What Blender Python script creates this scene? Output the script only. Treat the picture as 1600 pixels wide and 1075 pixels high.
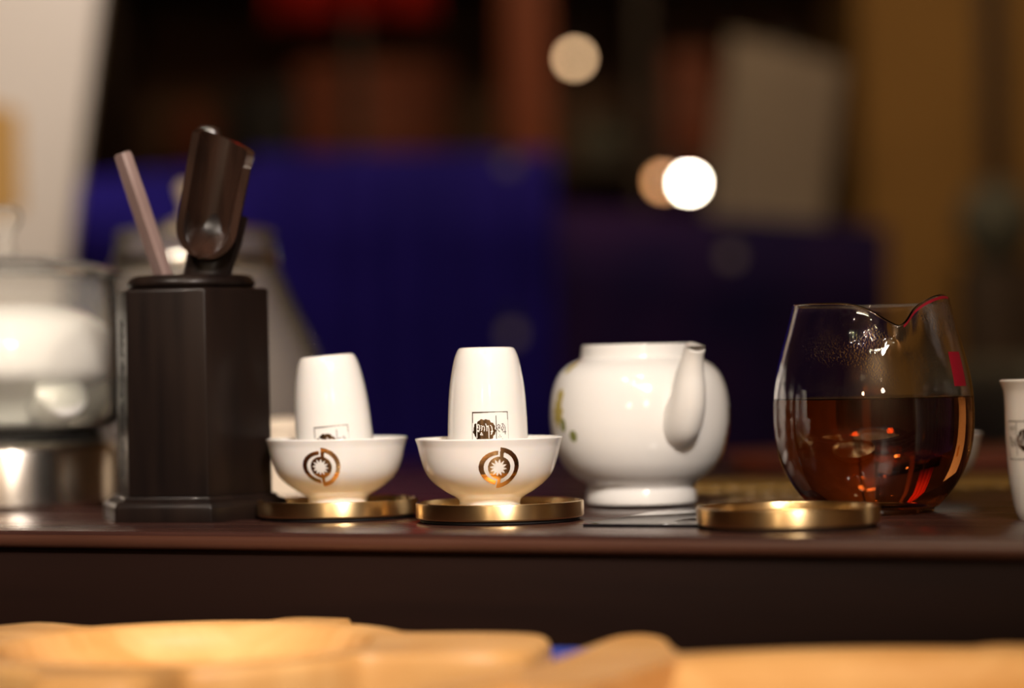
import bpy, bmesh, math, random
from mathutils import Vector, Matrix
random.seed(7)
C = bpy.context.scene.collection
for o in list(bpy.data.objects): bpy.data.objects.remove(o)
R = math.radians; PI = math.pi

# ------------------------------------------------------------------ camera, world, light, exposure
F = 85 / 36 * 1600                       # focal length in pixels of the 1600x1075 frame
CAM = Vector((0, 0, 0.061))              # z = 0 is the tea table's top
PITCH = math.atan(53.1 / F); ROLL = R(1.1)
cd = bpy.data.cameras.new('camera'); cam = bpy.data.objects.new('camera', cd); C.objects.link(cam)
cd.lens = 85; cd.sensor_width = 36; cd.sensor_fit = 'HORIZONTAL'; cd.clip_start = .02; cd.clip_end = 50
CM = (Matrix.Rotation(PI / 2 + PITCH, 3, 'X') @ Matrix.Rotation(-ROLL, 3, 'Z'))
cam.matrix_world = Matrix.Translation(CAM) @ CM.to_4x4()
cd.dof.use_dof = True; cd.dof.focus_distance = 1.015; cd.dof.aperture_fstop = 3.1; cd.dof.aperture_blades = 0
bpy.context.scene.camera = cam

W = bpy.data.worlds.new('world'); bpy.context.scene.world = W; W.use_nodes = True
W.node_tree.nodes['Background'].inputs[0].default_value = (.9, .7, .5, 1)
W.node_tree.nodes['Background'].inputs[1].default_value = .045
vs = bpy.context.scene.view_settings
vs.view_transform = 'Standard'; vs.look = 'None'; vs.gamma = 1; vs.exposure = 0.0; vs.use_curve_mapping = False

def light(name, kind, loc, to, power, color, size=.1, spot=None, blend=.5):
    l = bpy.data.lights.new(name, kind); l.energy = power; l.color = color
    if kind == 'AREA': l.shape = 'DISK'; l.size = size
    else: l.shadow_soft_size = size
    if kind == 'SPOT': l.spot_size = R(spot); l.spot_blend = blend
    o = bpy.data.objects.new(name, l); C.objects.link(o); o.location = loc
    o.rotation_euler = (Vector(to) - Vector(loc)).to_track_quat('-Z', 'Y').to_euler()
    return o
# ceiling downlights over the customer's side of the tea table
light('ceiling_lamp_main', 'SPOT', (.30, -.60, 1.10), (-.09, 1.05, .03), 172, (1, .895, .825), .11, 17, .85)
light('ceiling_lamp_left', 'SPOT', (-.55, -.10, 1.5), (-.02, 1.05, .05), 20, (1, .84, .66), .025, 44)
light('ceiling_lamp_near', 'SPOT', (.10, .10, 1.5), (.05, .95, .05), 12, (1, .80, .60), .02, 44)
light('ceiling_lamp_far_left', 'SPOT', (-.25, -.4, 1.4), (.05, 1.0, .05), 10, (1, .86, .70), .015, 44)
light('warm_lamp_over_dishes', 'SPOT', (.05, .58, 1.3), (0, .80, -.05), 16, (1, .62, .30), .04, 28, .7)
# low lights added on the customer's side for brass streaks and frontal fill
light('low_fill_right', 'AREA', (.26, -.75, .42), (0, 1.0, .03), 1.3, (1, .86, .70), .14)
light('low_fill_left', 'AREA', (-.42, -.60, .34), (0, 1.0, .03), .9, (1, .80, .58), .10)
light('near_wall_fill', 'AREA', (0, -1.3, 1.75), (0, -2.0, .1), 46, (1, .82, .62), .5)  # added to brighten the near wall that the brass reflects
light('kettle_fill', 'SPOT', (-.75, .10, 1.2), (-.27, 1.2, .08), 80, (1, .88, .74), .03, 15, .6)  # added to brighten the glass kettle where the main lamp falls off
# lamp of the room behind, and two unseen fill spots
light('room_lamp_back', 'AREA', (.3, 2.6, 1.8), (.1, 4.9, .2), 20, (1, .70, .42), .5)
light('board_fill', 'SPOT', (-.25, 1.1, 1.6), (-.78, 2.45, .45), 130, (1, .88, .76), .1, 34, .6)  # unseen spot narrowed onto the cream board to brighten it
light('screen_fill', 'SPOT', (-.2, 1.6, 1.3), (-.12, 3.0, -.05), 14, (1, .92, .9), .1, 40, .9)  # unseen spot aimed low to brighten the blue screens

# ------------------------------------------------------------------ pixel geometry (only to work out real positions)
def proj(p):
    v = CM.transposed() @ (Vector(p) - CAM)
    return 800 + F * v.x / -v.z, 537.5 - F * v.y / -v.z
def at(px, py, Y):
    d = CM @ Vector((px - 800, 537.5 - py, -F)); return CAM + d * (Y / d.y)
def xat(px, Y, z):
    x = (px - 800) / F * Y
    for _ in range(6): x += (px - proj((x, Y, z))[0]) / F * Y
    return x
def zat(py, px, Y): return at(px, py, Y).z

# ------------------------------------------------------------------ materials
def mat(name, col, rough=.5, metal=0, spec=.5, trans=0, ior=1.45, coat=0, emit=None, es=0, aniso=0, sheen=0, sss=0):
    m = bpy.data.materials.new(name); m.use_nodes = True
    b = m.node_tree.nodes['Principled BSDF']
    b.inputs['Base Color'].default_value = (*col, 1); b.inputs['Roughness'].default_value = rough
    b.inputs['Metallic'].default_value = metal; b.inputs['Specular IOR Level'].default_value = spec
    b.inputs['Transmission Weight'].default_value = trans; b.inputs['IOR'].default_value = ior
    b.inputs['Coat Weight'].default_value = coat; b.inputs['Coat Roughness'].default_value = .05
    b.inputs['Anisotropic'].default_value = aniso
    b.inputs['Sheen Weight'].default_value = sheen
    if sss:
        b.inputs['Subsurface Weight'].default_value = sss; b.inputs['Subsurface Scale'].default_value = .004
        b.inputs['Subsurface Radius'].default_value = (1, .6, .4)
    if emit: b.inputs['Emission Color'].default_value = (*emit, 1); b.inputs['Emission Strength'].default_value = es
    return m
def texture(m, c1, c2, scale=(1, 1, 1), nscale=5, detail=4, bump=0, lo=.35, hi=.65, coord='Object', dist=0, rough=None, wave=False, bdist=.001):
    nt = m.node_tree; N = nt.nodes; L = nt.links; b = N['Principled BSDF']
    tc = N.new('ShaderNodeTexCoord'); mp = N.new('ShaderNodeMapping'); mp.inputs['Scale'].default_value = scale
    L.new(tc.outputs[coord], mp.inputs[0])
    if wave:
        n = N.new('ShaderNodeTexWave'); n.inputs['Scale'].default_value = nscale; n.inputs['Distortion'].default_value = dist
        n.inputs['Detail'].default_value = detail; n.inputs['Detail Scale'].default_value = 1.5
    else:
        n = N.new('ShaderNodeTexNoise'); n.inputs['Scale'].default_value = nscale; n.inputs['Detail'].default_value = detail
        n.inputs['Distortion'].default_value = dist
    L.new(mp.outputs[0], n.inputs['Vector'])
    r = N.new('ShaderNodeValToRGB'); r.color_ramp.elements[0].position = lo; r.color_ramp.elements[1].position = hi
    r.color_ramp.elements[0].color = (*c1, 1); r.color_ramp.elements[1].color = (*c2, 1)
    L.new(n.outputs['Fac'], r.inputs[0]); L.new(r.outputs[0], b.inputs['Base Color'])
    if rough:
        q = N.new('ShaderNodeMapRange'); q.inputs['To Min'].default_value = rough[0]; q.inputs['To Max'].default_value = rough[1]
        L.new(n.outputs['Fac'], q.inputs['Value']); L.new(q.outputs[0], b.inputs['Roughness'])
    if bump:
        bp = N.new('ShaderNodeBump'); bp.inputs['Strength'].default_value = bump; bp.inputs['Distance'].default_value = bdist
        L.new(n.outputs['Fac'], bp.inputs['Height']); L.new(bp.outputs[0], b.inputs['Normal'])
    return m

M = {}
M['porcelain'] = mat('porcelain', (.86, .83, .79), .12, coat=.3, sss=.15)
M['porcelain_pot'] = mat('porcelain_pot', (.84, .83, .80), .10, coat=.3)
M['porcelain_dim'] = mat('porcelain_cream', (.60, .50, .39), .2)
M['brass'] = texture(mat('brass', (.80, .55, .26), .3, 1, aniso=.75), (.80, .57, .28), (.86, .63, .33), (1, 1, 1), 90, 3, rough=(.28, .33))
M['brass'].node_tree.nodes['Principled BSDF'].inputs['Anisotropic Rotation'].default_value = .25
M['gold'] = mat('gold_foil', (.75, .46, .20), .16, 1)
M['bronze_print'] = texture(mat('bronze_print', (.2, .12, .06), .22, .8), (.05, .03, .015), (.33, .20, .10), (1, 1, .05), 260, 2, lo=.4, hi=.6)
M['ink'] = mat('ink_print', (.05, .035, .025), .35)
M['pad'] = mat('black_pad', (.012, .011, .012), .6)
M['ebony'] = texture(mat('ebony', (.02, .012, .01), .35, spec=.25, coat=.06), (.006, .0038, .0034), (.012, .0068, .005), (6, 6, .6), 14, 5, bump=.05, rough=(.28, .42))
M['ebony_dark'] = mat('carved_recess', (.004, .003, .003), .5)
M['rosewood_tool'] = texture(mat('rosewood_tool', (.07, .03, .018), .25, coat=.5), (.010, .0048, .0032), (.030, .0135, .0085), (1, 1, .15), 90, 4, rough=(.2, .32))
M['tool_pale'] = texture(mat('pale_wood_tool', (.26, .17, .15), .45), (.165, .108, .098), (.235, .165, .150), (1, 1, .12), 120, 4, rough=(.4, .5))
M['tabletop'] = texture(mat('dark_tea_table_wood', (.03, .012, .01), .25), (.024, .010, .009), (.055, .022, .016), (.5, 6, 6), 9, 6, bump=.08, rough=(.2, .34))
M['reflective'] = mat('polished_black_gloss', (.012, .011, .013), .07)
M['bamboo'] = texture(mat('pale_dish_wood', (.8, .5, .22), .4), (.68, .35, .11), (.84, .50, .20), (3, 12, 3), 7, 5, bump=.1, dist=.6)
M['tea'] = mat('black_tea', (1, 1, 1), 0, trans=1, ior=1.33)
M['glass'] = mat('clear_glass', (1, 1, 1), 0.0, trans=1, ior=1.47)
M['glass_kettle'] = mat('kettle_glass', (.97, .98, .97), 0.0, trans=1, ior=1.47)

def thin_glass(name, tint, haze, haze_col, rough=.04):
    """thin-walled glass: light passes straight through, the surface reflects, a diffuse share paints in reflected haze"""
    m = bpy.data.materials.new(name); m.use_nodes = True; nt = m.node_tree; N = nt.nodes; L = nt.links
    N.remove(N['Principled BSDF']); out = N['Material Output']
    tr = N.new('ShaderNodeBsdfTransparent'); tr.inputs[0].default_value = (*tint, 1)
    df = N.new('ShaderNodeBsdfDiffuse'); df.inputs[0].default_value = (*haze_col, 1)
    gl = N.new('ShaderNodeBsdfGlossy'); gl.inputs['Roughness'].default_value = rough
    m1 = N.new('ShaderNodeMixShader'); m1.inputs[0].default_value = haze
    lw = N.new('ShaderNodeLayerWeight'); lw.inputs['Blend'].default_value = .10
    m2 = N.new('ShaderNodeMixShader')
    L.new(tr.outputs[0], m1.inputs[1]); L.new(df.outputs[0], m1.inputs[2]); L.new(lw.outputs['Fresnel'], m2.inputs[0])
    L.new(m1.outputs[0], m2.inputs[1]); L.new(gl.outputs[0], m2.inputs[2]); L.new(m2.outputs[0], out.inputs[0])
    return m
M['reflection_haze_glass'] = thin_glass('hazed_kettle_glass', (.93, .91, .88), .14, (.62, .56, .48), .12)  # grey diffuse haze imitates reflections in the far kettle's glass
M['whitened_glass'] = thin_glass('kettle_thin_glass', (.98, .98, .97), .07, (.88, .86, .82))  # faint white diffuse share stands for reflections that brighten the kettle
M['table_edge'] = texture(mat('lit_table_edge', (.09, .035, .02), .38), (.042, .015, .008), (.070, .026, .015), (.5, 6, 6), 9, 6, rough=(.32, .45))  # paler than the top: light caught by the edge is in the colour
M['apron'] = texture(mat('dark_apron_wood', (.02, .01, .008), .6, spec=.1), (.008, .0038, .003), (.014, .006, .0042), (.5, 6, 6), 7, 5)
M['steel'] = mat('stainless_steel', (.66, .61, .54), .24, 1, aniso=.5)
M['steel'].node_tree.nodes['Principled BSDF'].inputs['Anisotropic Rotation'].default_value = .25
M['dark_metal'] = mat('dark_metal', (.03, .03, .03), .4, .6)
M['red_sticker_and_reflection'] = mat('red_sticker', (.30, .008, .022), .4)  # sticker red, also used for the reflection painted along the rim
M['blue_cloth'] = texture(mat('royal_blue_cloth', (.02, .012, .22), .9, spec=.1), (.014, .009, .15), (.022, .013, .22), nscale=6)
M['shaded_blue_cloth'] = texture(mat('shaded_blue_cloth', (.012, .009, .05), .9, spec=.1), (.012, .008, .05), (.03, .012, .06), nscale=7)  # the blue cloth's dimmer light put into a darker colour
M['blue_front'] = mat('blue_fabric', (.02, .05, .35), .8)
M['redwood'] = texture(mat('redwood', (.16, .03, .015), .4), (.13, .024, .012), (.20, .045, .022), (1, 6, 6), 8)
M['gilt'] = texture(mat('gilt_bamboo', (.5, .3, .06), .4), (.25, .13, .02), (.5, .32, .08), (14, 1, 1), 6)
M['leaf_print'] = mat('yellow_green_glaze', (.50, .40, .10), .2)
M['leaf_green'] = mat('green_glaze', (.22, .24, .07), .2)
M['water'] = thin_glass('still_water', (.93, .94, .90), .0, (1, 1, 1))
M['wall_brown'] = texture(mat('brown_panelling', (.08, .035, .015), .7), (.06, .028, .012), (.12, .052, .018), (1, 1, 1), 2.2, 3)
M['ochre'] = texture(mat('ochre_plaster', (.33, .17, .05), .85), (.23, .125, .030), (.29, .16, .042), nscale=3)
M['orange_paint'] = mat('orange_red_lacquer', (.17, .034, .006), .6)
M['red_paint'] = mat('red_banner', (.75, .03, .015), .7)
M['board'] = texture(mat('grey_board', (.4, .35, .3), .8), (.25, .21, .175), (.31, .265, .22), nscale=5)
M['cream_board'] = texture(mat('cream_board', (.7, .62, .54), .8), (.66, .58, .50), (.74, .66, .59), nscale=2)
M['ochre_paint'] = mat('ochre_paint', (.5, .28, .08), .8)
M['black_paint'] = mat('black_lacquer', (.012, .011, .012), .6)
M['rust'] = mat('rust_red_box', (.20, .05, .02), .7)
M['grey_green'] = mat('grey_green_ceramic', (.09, .095, .075), .6)
M['darkwood'] = texture(mat('dark_shelf_wood', (.03, .018, .01), .6), (.02, .012, .008), (.045, .025, .013), nscale=6)
M['bulb_white'] = mat('bulb_white', (1, 1, 1), .3, emit=(1, .86, .66), es=90)
M['bulb_tan'] = mat('bulb_tan', (1, 1, 1), .3, emit=(1, .62, .33), es=9)
M['bulb_orange'] = mat('bulb_orange', (1, 1, 1), .3, emit=(1, .42, .14), es=7)
M['glint_glow'] = mat('glint_glow', (.03, .02, .02), .5, spec=.1, emit=(1, .66, .5), es=.09)  # dim glow standing for glints reflected off the drapes
M['floor'] = texture(mat('floor_wood', (.06, .03, .015), .4), (.04, .02, .012), (.08, .04, .02), (1, 8, 1), 3)
M['ceiling'] = mat('ceiling_paint', (.25, .17, .10), .9)
M['wall_near'] = mat('warm_wall_paint', (.42, .30, .19), .9)
M['white_lamp'] = mat('lamp_shade', (.8, .7, .55), .6)
# amber absorption of the tea
nt = M['tea'].node_tree; va = nt.nodes.new('ShaderNodeVolumeAbsorption')
va.inputs['Color'].default_value = (.88, .52, .03, 1); va.inputs['Density'].default_value = 44
nt.links.new(va.outputs[0], nt.nodes['Material Output'].inputs['Volume'])
# condensation on the pitcher glass: fine droplets towards the rim
nt = M['glass'].node_tree; N = nt.nodes; L = nt.links
tc = N.new('ShaderNodeTexCoord'); vo = N.new('ShaderNodeTexVoronoi'); vo.inputs['Scale'].default_value = 1100
no = N.new('ShaderNodeTexNoise'); no.inputs['Scale'].default_value = 28
rp = N.new('ShaderNodeValToRGB'); rp.color_ramp.elements[0].position = .52; rp.color_ramp.elements[1].position = .66
bp = N.new('ShaderNodeBump'); bp.inputs['Distance'].default_value = .0005
ml = N.new('ShaderNodeMath'); ml.operation = 'MULTIPLY'; ml.inputs[1].default_value = .16
sx = N.new('ShaderNodeSeparateXYZ'); zr = N.new('ShaderNodeMapRange'); zr.inputs['From Min'].default_value = .052; zr.inputs['From Max'].default_value = .068
m2 = N.new('ShaderNodeMath'); m2.operation = 'MULTIPLY'
L.new(tc.outputs['Object'], vo.inputs['Vector']); L.new(tc.outputs['Object'], no.inputs['Vector']); L.new(tc.outputs['Object'], sx.inputs[0])
L.new(no.outputs['Fac'], rp.inputs[0]); L.new(rp.outputs[0], ml.inputs[0]); L.new(sx.outputs['Z'], zr.inputs['Value'])
L.new(ml.outputs[0], m2.inputs[0]); L.new(zr.outputs[0], m2.inputs[1])
L.new(m2.outputs[0], bp.inputs['Strength']); L.new(vo.outputs['Distance'], bp.inputs['Height']); L.new(bp.outputs[0], N['Principled BSDF'].inputs['Normal'])

# ------------------------------------------------------------------ mesh helpers
def obj(name, bm, m, parent=None, smooth=None, loc=None):
    me = bpy.data.meshes.new(name); bmesh.ops.recalc_face_normals(bm, faces=bm.faces); bm.to_mesh(me); bm.free()
    me.materials.append(m)
    if smooth is not None:
        me.polygons.foreach_set('use_smooth', [True] * len(me.polygons))
        if smooth < 180: me.set_sharp_from_angle(angle=R(smooth))
    o = bpy.data.objects.new(name, me); C.objects.link(o)
    if parent: o.parent = parent
    if loc is not None: o.location = loc
    return o
def raw(name, verts, faces, m, parent=None, smooth=180, loc=None, recalc=False):
    me = bpy.data.meshes.new(name); me.from_pydata([tuple(v) for v in verts], [], faces); me.materials.append(m)
    if recalc:
        b = bmesh.new(); b.from_mesh(me); bmesh.ops.recalc_face_normals(b, faces=b.faces); b.to_mesh(me); b.free()
    me.polygons.foreach_set('use_smooth', [True] * len(me.polygons))
    if smooth < 180: me.set_sharp_from_angle(angle=R(smooth))
    o = bpy.data.objects.new(name, me); C.objects.link(o)
    if parent: o.parent = parent
    if loc is not None: o.location = loc
    return o
def tag(o, label, cat, group=None, kind=None):
    o['label'] = label; o['category'] = cat
    if group: o['group'] = group
    if kind: o['kind'] = kind
    return o
def thing(name, label, cat, loc, rz=0, group=None):
    o = bpy.data.objects.new(name, None); C.objects.link(o); o.location = loc; o.rotation_euler = (0, 0, rz)
    o.empty_display_size = .02
    return tag(o, label, cat, group)
def struct(o): o['kind'] = 'structure'; return o
def crom(pts, n=6):
    out = []
    P = [pts[0]] + list(pts) + [pts[-1]]
    for i in range(1, len(P) - 2):
        for k in range(n):
            t = k / n; q = []
            for a in range(len(pts[0])):
                p0, p1, p2, p3 = P[i - 1][a], P[i][a], P[i + 1][a], P[i + 2][a]
                q.append(.5 * (2 * p1 + (p2 - p0) * t + (2 * p0 - 5 * p1 + 4 * p2 - p3) * t * t + (3 * p1 - p0 - 3 * p2 + p3) * t ** 3))
            out.append(tuple(q))
    return out + [tuple(pts[-1])]
def lathe(name, prof, m, parent=None, seg=96, smooth=40, loc=None, warp=None):
    """prof: list of (r, z) along the surface; r = 0 ends close with a pole."""
    v = []; f = []; rings = []
    for r, z in prof:
        if r < 1e-6: rings.append([len(v)]); v.append(Vector((0, 0, z)))
        else:
            rings.append(list(range(len(v), len(v) + seg)))
            for k in range(seg):
                a = 2 * PI * k / seg; p = Vector((r * math.cos(a), r * math.sin(a), z)); v.append(warp(p) if warp else p)
    for A, B in zip(rings, rings[1:]):
        if len(A) == 1 and len(B) == 1: continue
        for k in range(seg):
            j = (k + 1) % seg
            if len(A) == 1: f.append((A[0], B[j], B[k]))
            elif len(B) == 1: f.append((A[k], A[j], B[0]))
            else: f.append((A[k], A[j], B[j], B[k]))
    return raw(name, v, f, m, parent, smooth, loc, recalc=True)
def bxbm(bm, x0, x1, y0, y1, z0, z1, bev=0, seg=2):
    r = bmesh.ops.create_cube(bm, size=1)
    bmesh.ops.scale(bm, vec=(x1 - x0, y1 - y0, z1 - z0), verts=r['verts'])
    bmesh.ops.translate(bm, vec=((x0 + x1) / 2, (y0 + y1) / 2, (z0 + z1) / 2), verts=r['verts'])
    if bev:
        e = list({e for q in r['verts'] for e in q.link_edges})
        bmesh.ops.bevel(bm, geom=e, offset=bev, segments=seg, affect='EDGES', profile=.5)
def box(name, x0, x1, y0, y1, z0, z1, m, bev=0, parent=None, loc=None, seg=2):
    bm = bmesh.new(); bxbm(bm, x0, x1, y0, y1, z0, z1, bev, seg); return obj(name, bm, m, parent, 35 if bev else None, loc)
def prism(name, pts, z0, z1, m, bev=0, parent=None, loc=None, seg=2):
    bm = bmesh.new(); a = [bm.verts.new((x, y, z0)) for x, y in pts]
    fc = bm.faces.new(a); ex = bmesh.ops.extrude_face_region(bm, geom=[fc])
    bmesh.ops.translate(bm, vec=(0, 0, z1 - z0), verts=[g for g in ex['geom'] if isinstance(g, bmesh.types.BMVert)])
    if bev: bmesh.ops.bevel(bm, geom=list(bm.edges), offset=bev, segments=seg, affect='EDGES', profile=.5)
    return obj(name, bm, m, parent, 35, loc)
def sweep(name, path, radii, m, parent=None, seg=24, squash=1, smooth=180, cap=True, loc=None):
    """tube along path; radii one per point or (rx, ry)."""
    v = []; f = []; n = len(path); P = [Vector(p) for p in path]; up = Vector((1, 0, 0))
    for i, p in enumerate(P):
        t = (P[min(i + 1, n - 1)] - P[max(i - 1, 0)]).normalized()
        s = up - t * up.dot(t)
        if s.length < .1: s = Vector((0, 1, 0)) - t * t.y
        s.normalize(); up = s; b = t.cross(s)
        r = radii[i] if hasattr(radii, '__len__') else radii
        ra, rb = r if hasattr(r, '__len__') else (r, r * squash)
        for k in range(seg):
            a = 2 * PI * k / seg; v.append(p + s * ra * math.cos(a) + b * rb * math.sin(a))
    for i in range(n - 1):
        for k in range(seg):
            j = (k + 1) % seg; f.append((i * seg + k, i * seg + j, (i + 1) * seg + j, (i + 1) * seg + k))
    if cap: f.append(tuple(range(seg - 1, -1, -1))); f.append(tuple((n - 1) * seg + k for k in range(seg)))
    return raw(name, v, f, m, parent, smooth, loc, recalc=True)
def rfun(prof):
    """radius as function of z for an outer profile"""
    p = sorted(prof, key=lambda q: q[1])
    def f(z):
        for (r0, z0), (r1, z1) in zip(p, p[1:]):
            if z0 <= z <= z1 and z1 > z0: return r0 + (r1 - r0) * (z - z0) / (z1 - z0)
        return p[0][0] if z < p[0][1] else p[-1][0]
    return f
def decal(name, mask, u0, u1, v0, v1, nu, nv, rf, a0, z0, m, parent, off=.00012):
    """a thin print: cells of a (u, v) grid where mask() holds, wrapped round a surface of revolution; u, v in metres; a0 = azimuth of u=0"""
    V = {}; verts = []; faces = []
    def vid(i, j):
        if (i, j) not in V:
            u = u0 + (u1 - u0) * i / nu; w = v0 + (v1 - v0) * j / nv; z = z0 + w; r = rf(z) + off
            a = a0 + u / rf(z0); V[(i, j)] = len(verts); verts.append((r * math.cos(a), r * math.sin(a), z))
        return V[(i, j)]
    for i in range(nu):
        for j in range(nv):
            u = u0 + (u1 - u0) * (i + .5) / nu; w = v0 + (v1 - v0) * (j + .5) / nv
            if mask(u, w): faces.append((vid(i, j), vid(i + 1, j), vid(i + 1, j + 1), vid(i, j + 1)))
    return raw(name, verts, faces, m, parent, 180)

# ------------------------------------------------------------------ the room
FZ = -.80; CZ = 1.9
struct(box('floor', -2.6, 2.6, -2, 5.1, FZ - .05, FZ, M['floor']))
struct(box('ceiling', -2.6, 2.6, -2, 5.1, CZ, CZ + .05, M['ceiling']))
struct(box('wall_back', -2.6, 2.6, 5.0, 5.1, FZ, CZ, M['wall_brown']))
struct(box('wall_left', -2.7, -2.6, -2, 5.1, FZ, CZ, M['wall_brown']))
struct(box('wall_right', 2.6, 2.7, -2, 5.1, FZ, CZ, M['wall_near']))
struct(box('wall_front', -2.6, 2.6, -2.1, -2, FZ, CZ, M['wall_near']))
# ochre projecting wall at right of the view, with darker pilaster
YO = 4.3
struct(box('wall_ochre', xat(1350, YO, .3), 2.6, YO, 5.0, FZ, CZ, M['ochre']))
struct(box('trim_1', xat(1535, YO, .3), xat(1572, YO, .3), YO - .03, YO, FZ, CZ, M['darkwood'], .004))

# ------------------------------------------------------------------ the two tables
Z0 = -.058                                                   # top of the low table in front, on which the dishes stand
e0 = at(0, 822, 1); e1 = at(1600, 838, 1)
def ground(px, py, z=0):
    d = CM @ Vector((px - 800, 537.5 - py, -F)); return CAM + d * ((z - CAM.z) / d.z)
g0, g1 = ground(0, 829), ground(1600, 842)
ed = (g1 - g0).normalized(); nd = Vector((-ed.y, ed.x, 0))    # along the front edge, and away from the camera
EA = math.atan2(ed.y, ed.x)
mid = (g0 + g1) / 2
tt = thing('tea_table', 'dark polished wooden tea table carrying the cups, teapot and pitcher', 'table', (mid.x, mid.y, 0), EA)
box('table_top', -.62, .52, .0005, .78, -.0066, 0, M['tabletop'], .0012, tt, seg=3)
box('edge_moulding', -.621, .521, -.0008, .012, -.0075, -.0012, M['table_edge'], .0028, tt, seg=4)
box('apron', -.60, .50, .0035, .76, -.058, -.0066, M['apron'], .003, tt)
for sx in (-.55, .45):
    for sy in (.05, .70): box('leg', sx - .03, sx + .03, sy - .02, sy + .04, FZ, -.058, M['tabletop'], .004, tt)
ft = thing('front_table', 'dark low table in front, under the pale wooden dishes', 'table', (mid.x, mid.y, 0), EA)
box('table_top', -.9, .6, -.60, -.004, Z0 - .026, Z0, M['darkwood'], .004, ft)
for sx in (-.8, .5):
    for sy in (-.55, -.08): box('leg', sx - .025, sx + .025, sy - .025, sy + .025, FZ, Z0 - .026, M['darkwood'], .003, ft)

# ------------------------------------------------------------------ brass coasters
def coaster(px, Y, label):
    x = xat(px, Y, .005)
    t = thing('brass_coaster', label, 'coaster', (x, Y, 0), 0, 'brass coasters along the table edge')
    lathe('dish', [(0, .0015), (.0345, .0015), (.0355, .0017), (.036, .0023), (.036, .0078), (.0358, .0084), (.0352, .0086), (.0345, .0084), (.0342, .0078),
                   (.0340, .0055), (.0335, .0050), (0, .0050)], M['brass'], t, 160, 35)
    lathe('felt_pad', [(0, 0), (.0335, 0), (.0342, .0005), (.0342, .0012), (.0335, .00155), (0, .00155)], M['pad'], t, 96, 35)
    return x
cx1 = coaster(528, 1.082, 'brass coaster under the bowl whose cup leans')
cx2 = coaster(781, 1.036, 'brass coaster under the bowl with the straight upright cup')
cx3 = coaster(1231, .955, 'empty brass coaster in front of the glass pitcher')

# ------------------------------------------------------------------ tea bowls and aroma cups
BOWL_OUT = crom([(.0136, .0008), (.0130, .0030), (.0142, .0052), (.0187, .0078), (.0238, .0116), (.0268, .0152), (.0287, .0196), (.0300, .0248), (.0306, .0275), (.0316, .0304)], 5)
_in = crom([(.0309, .0306), (.0296, .0272), (.0288, .0246), (.0276, .0200), (.0256, .0158), (.0226, .0125), (.0176, .0092), (.009, .0072), (0, .0068)], 5)
BOWL = [(0, .0022), (.0112, .0022), (.0120, .0003), (.0128, 0), (.0136, .0008)] + BOWL_OUT[1:] + [(.0314, .0308)] + _in
CUP_OUT = crom([(.0192, .0006), (.0184, .0024), (.0176, .0052), (.0173, .0105), (.0172, .0180), (.0170, .0260), (.0166, .0340), (.0160, .0410), (.0151, .0470), (.0141, .0520), (.0131, .0552), (.0119, .0574), (.0104, .0580)], 5)
CUP = [(0, .0578)] + [(r, z) for r, z in CUP_OUT[::-1]] + [(.0187, 0), (.0181, .0006)] + crom([(.0172, .0030), (.0163, .0060), (.0159, .0120), (.0158, .02), (.0154, .034), (.0146, .044), (.0128, .052), (.009, .0552), (0, .0556)], 4)
bowl_r, cup_r = rfun(BOWL_OUT), rfun(CUP_OUT)

def emblem(x, y):
    """split ring emblem, radius about 1"""
    def star(x, y):
        r = math.hypot(x, y); a = (math.atan2(y, x) / (2 * PI) * 12 + .25) % 1
        return r < .24 + .20 * abs(a - .5) * 2
    r0 = math.hypot(x + .02, y); rR = math.hypot((x - .02), y)
    s = star((x + .04) / 1.0, y)
    if s: return False
    inner = math.hypot((x) / 1.0, y) < .56
    tilt = .06 * -y                                        # the vertical gaps lean a little
    xs = x + tilt
    if inner and not (xs > .62): return True
    if xs < -.10:                                          # left C ring
        return .76 < math.hypot(x / 1.02, y / .86) / 1.0 < 1.0 and abs(y) < .84
    if xs > -.02:
        if xs < .16 and abs(y) < 1.0 and abs(y) >= .4: return True
        return .78 < math.hypot((x + .02) / 1.02, y / 1.02) < 1.0
    return False

def seg_d(x, y, a, b):
    ax, ay = a; bx, by = b; dx, dy = bx - ax, by - ay
    t = max(0, min(1, ((x - ax) * dx + (y - ay) * dy) / (dx * dx + dy * dy + 1e-9)))
    return math.hypot(x - ax - dx * t, y - ay - dy * t)
def near(x, y, lines, w):
    for l in lines:
        for a, b in zip(l, l[1:]):
            if seg_d(x, y, a, b) < w: return True
    return False
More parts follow.
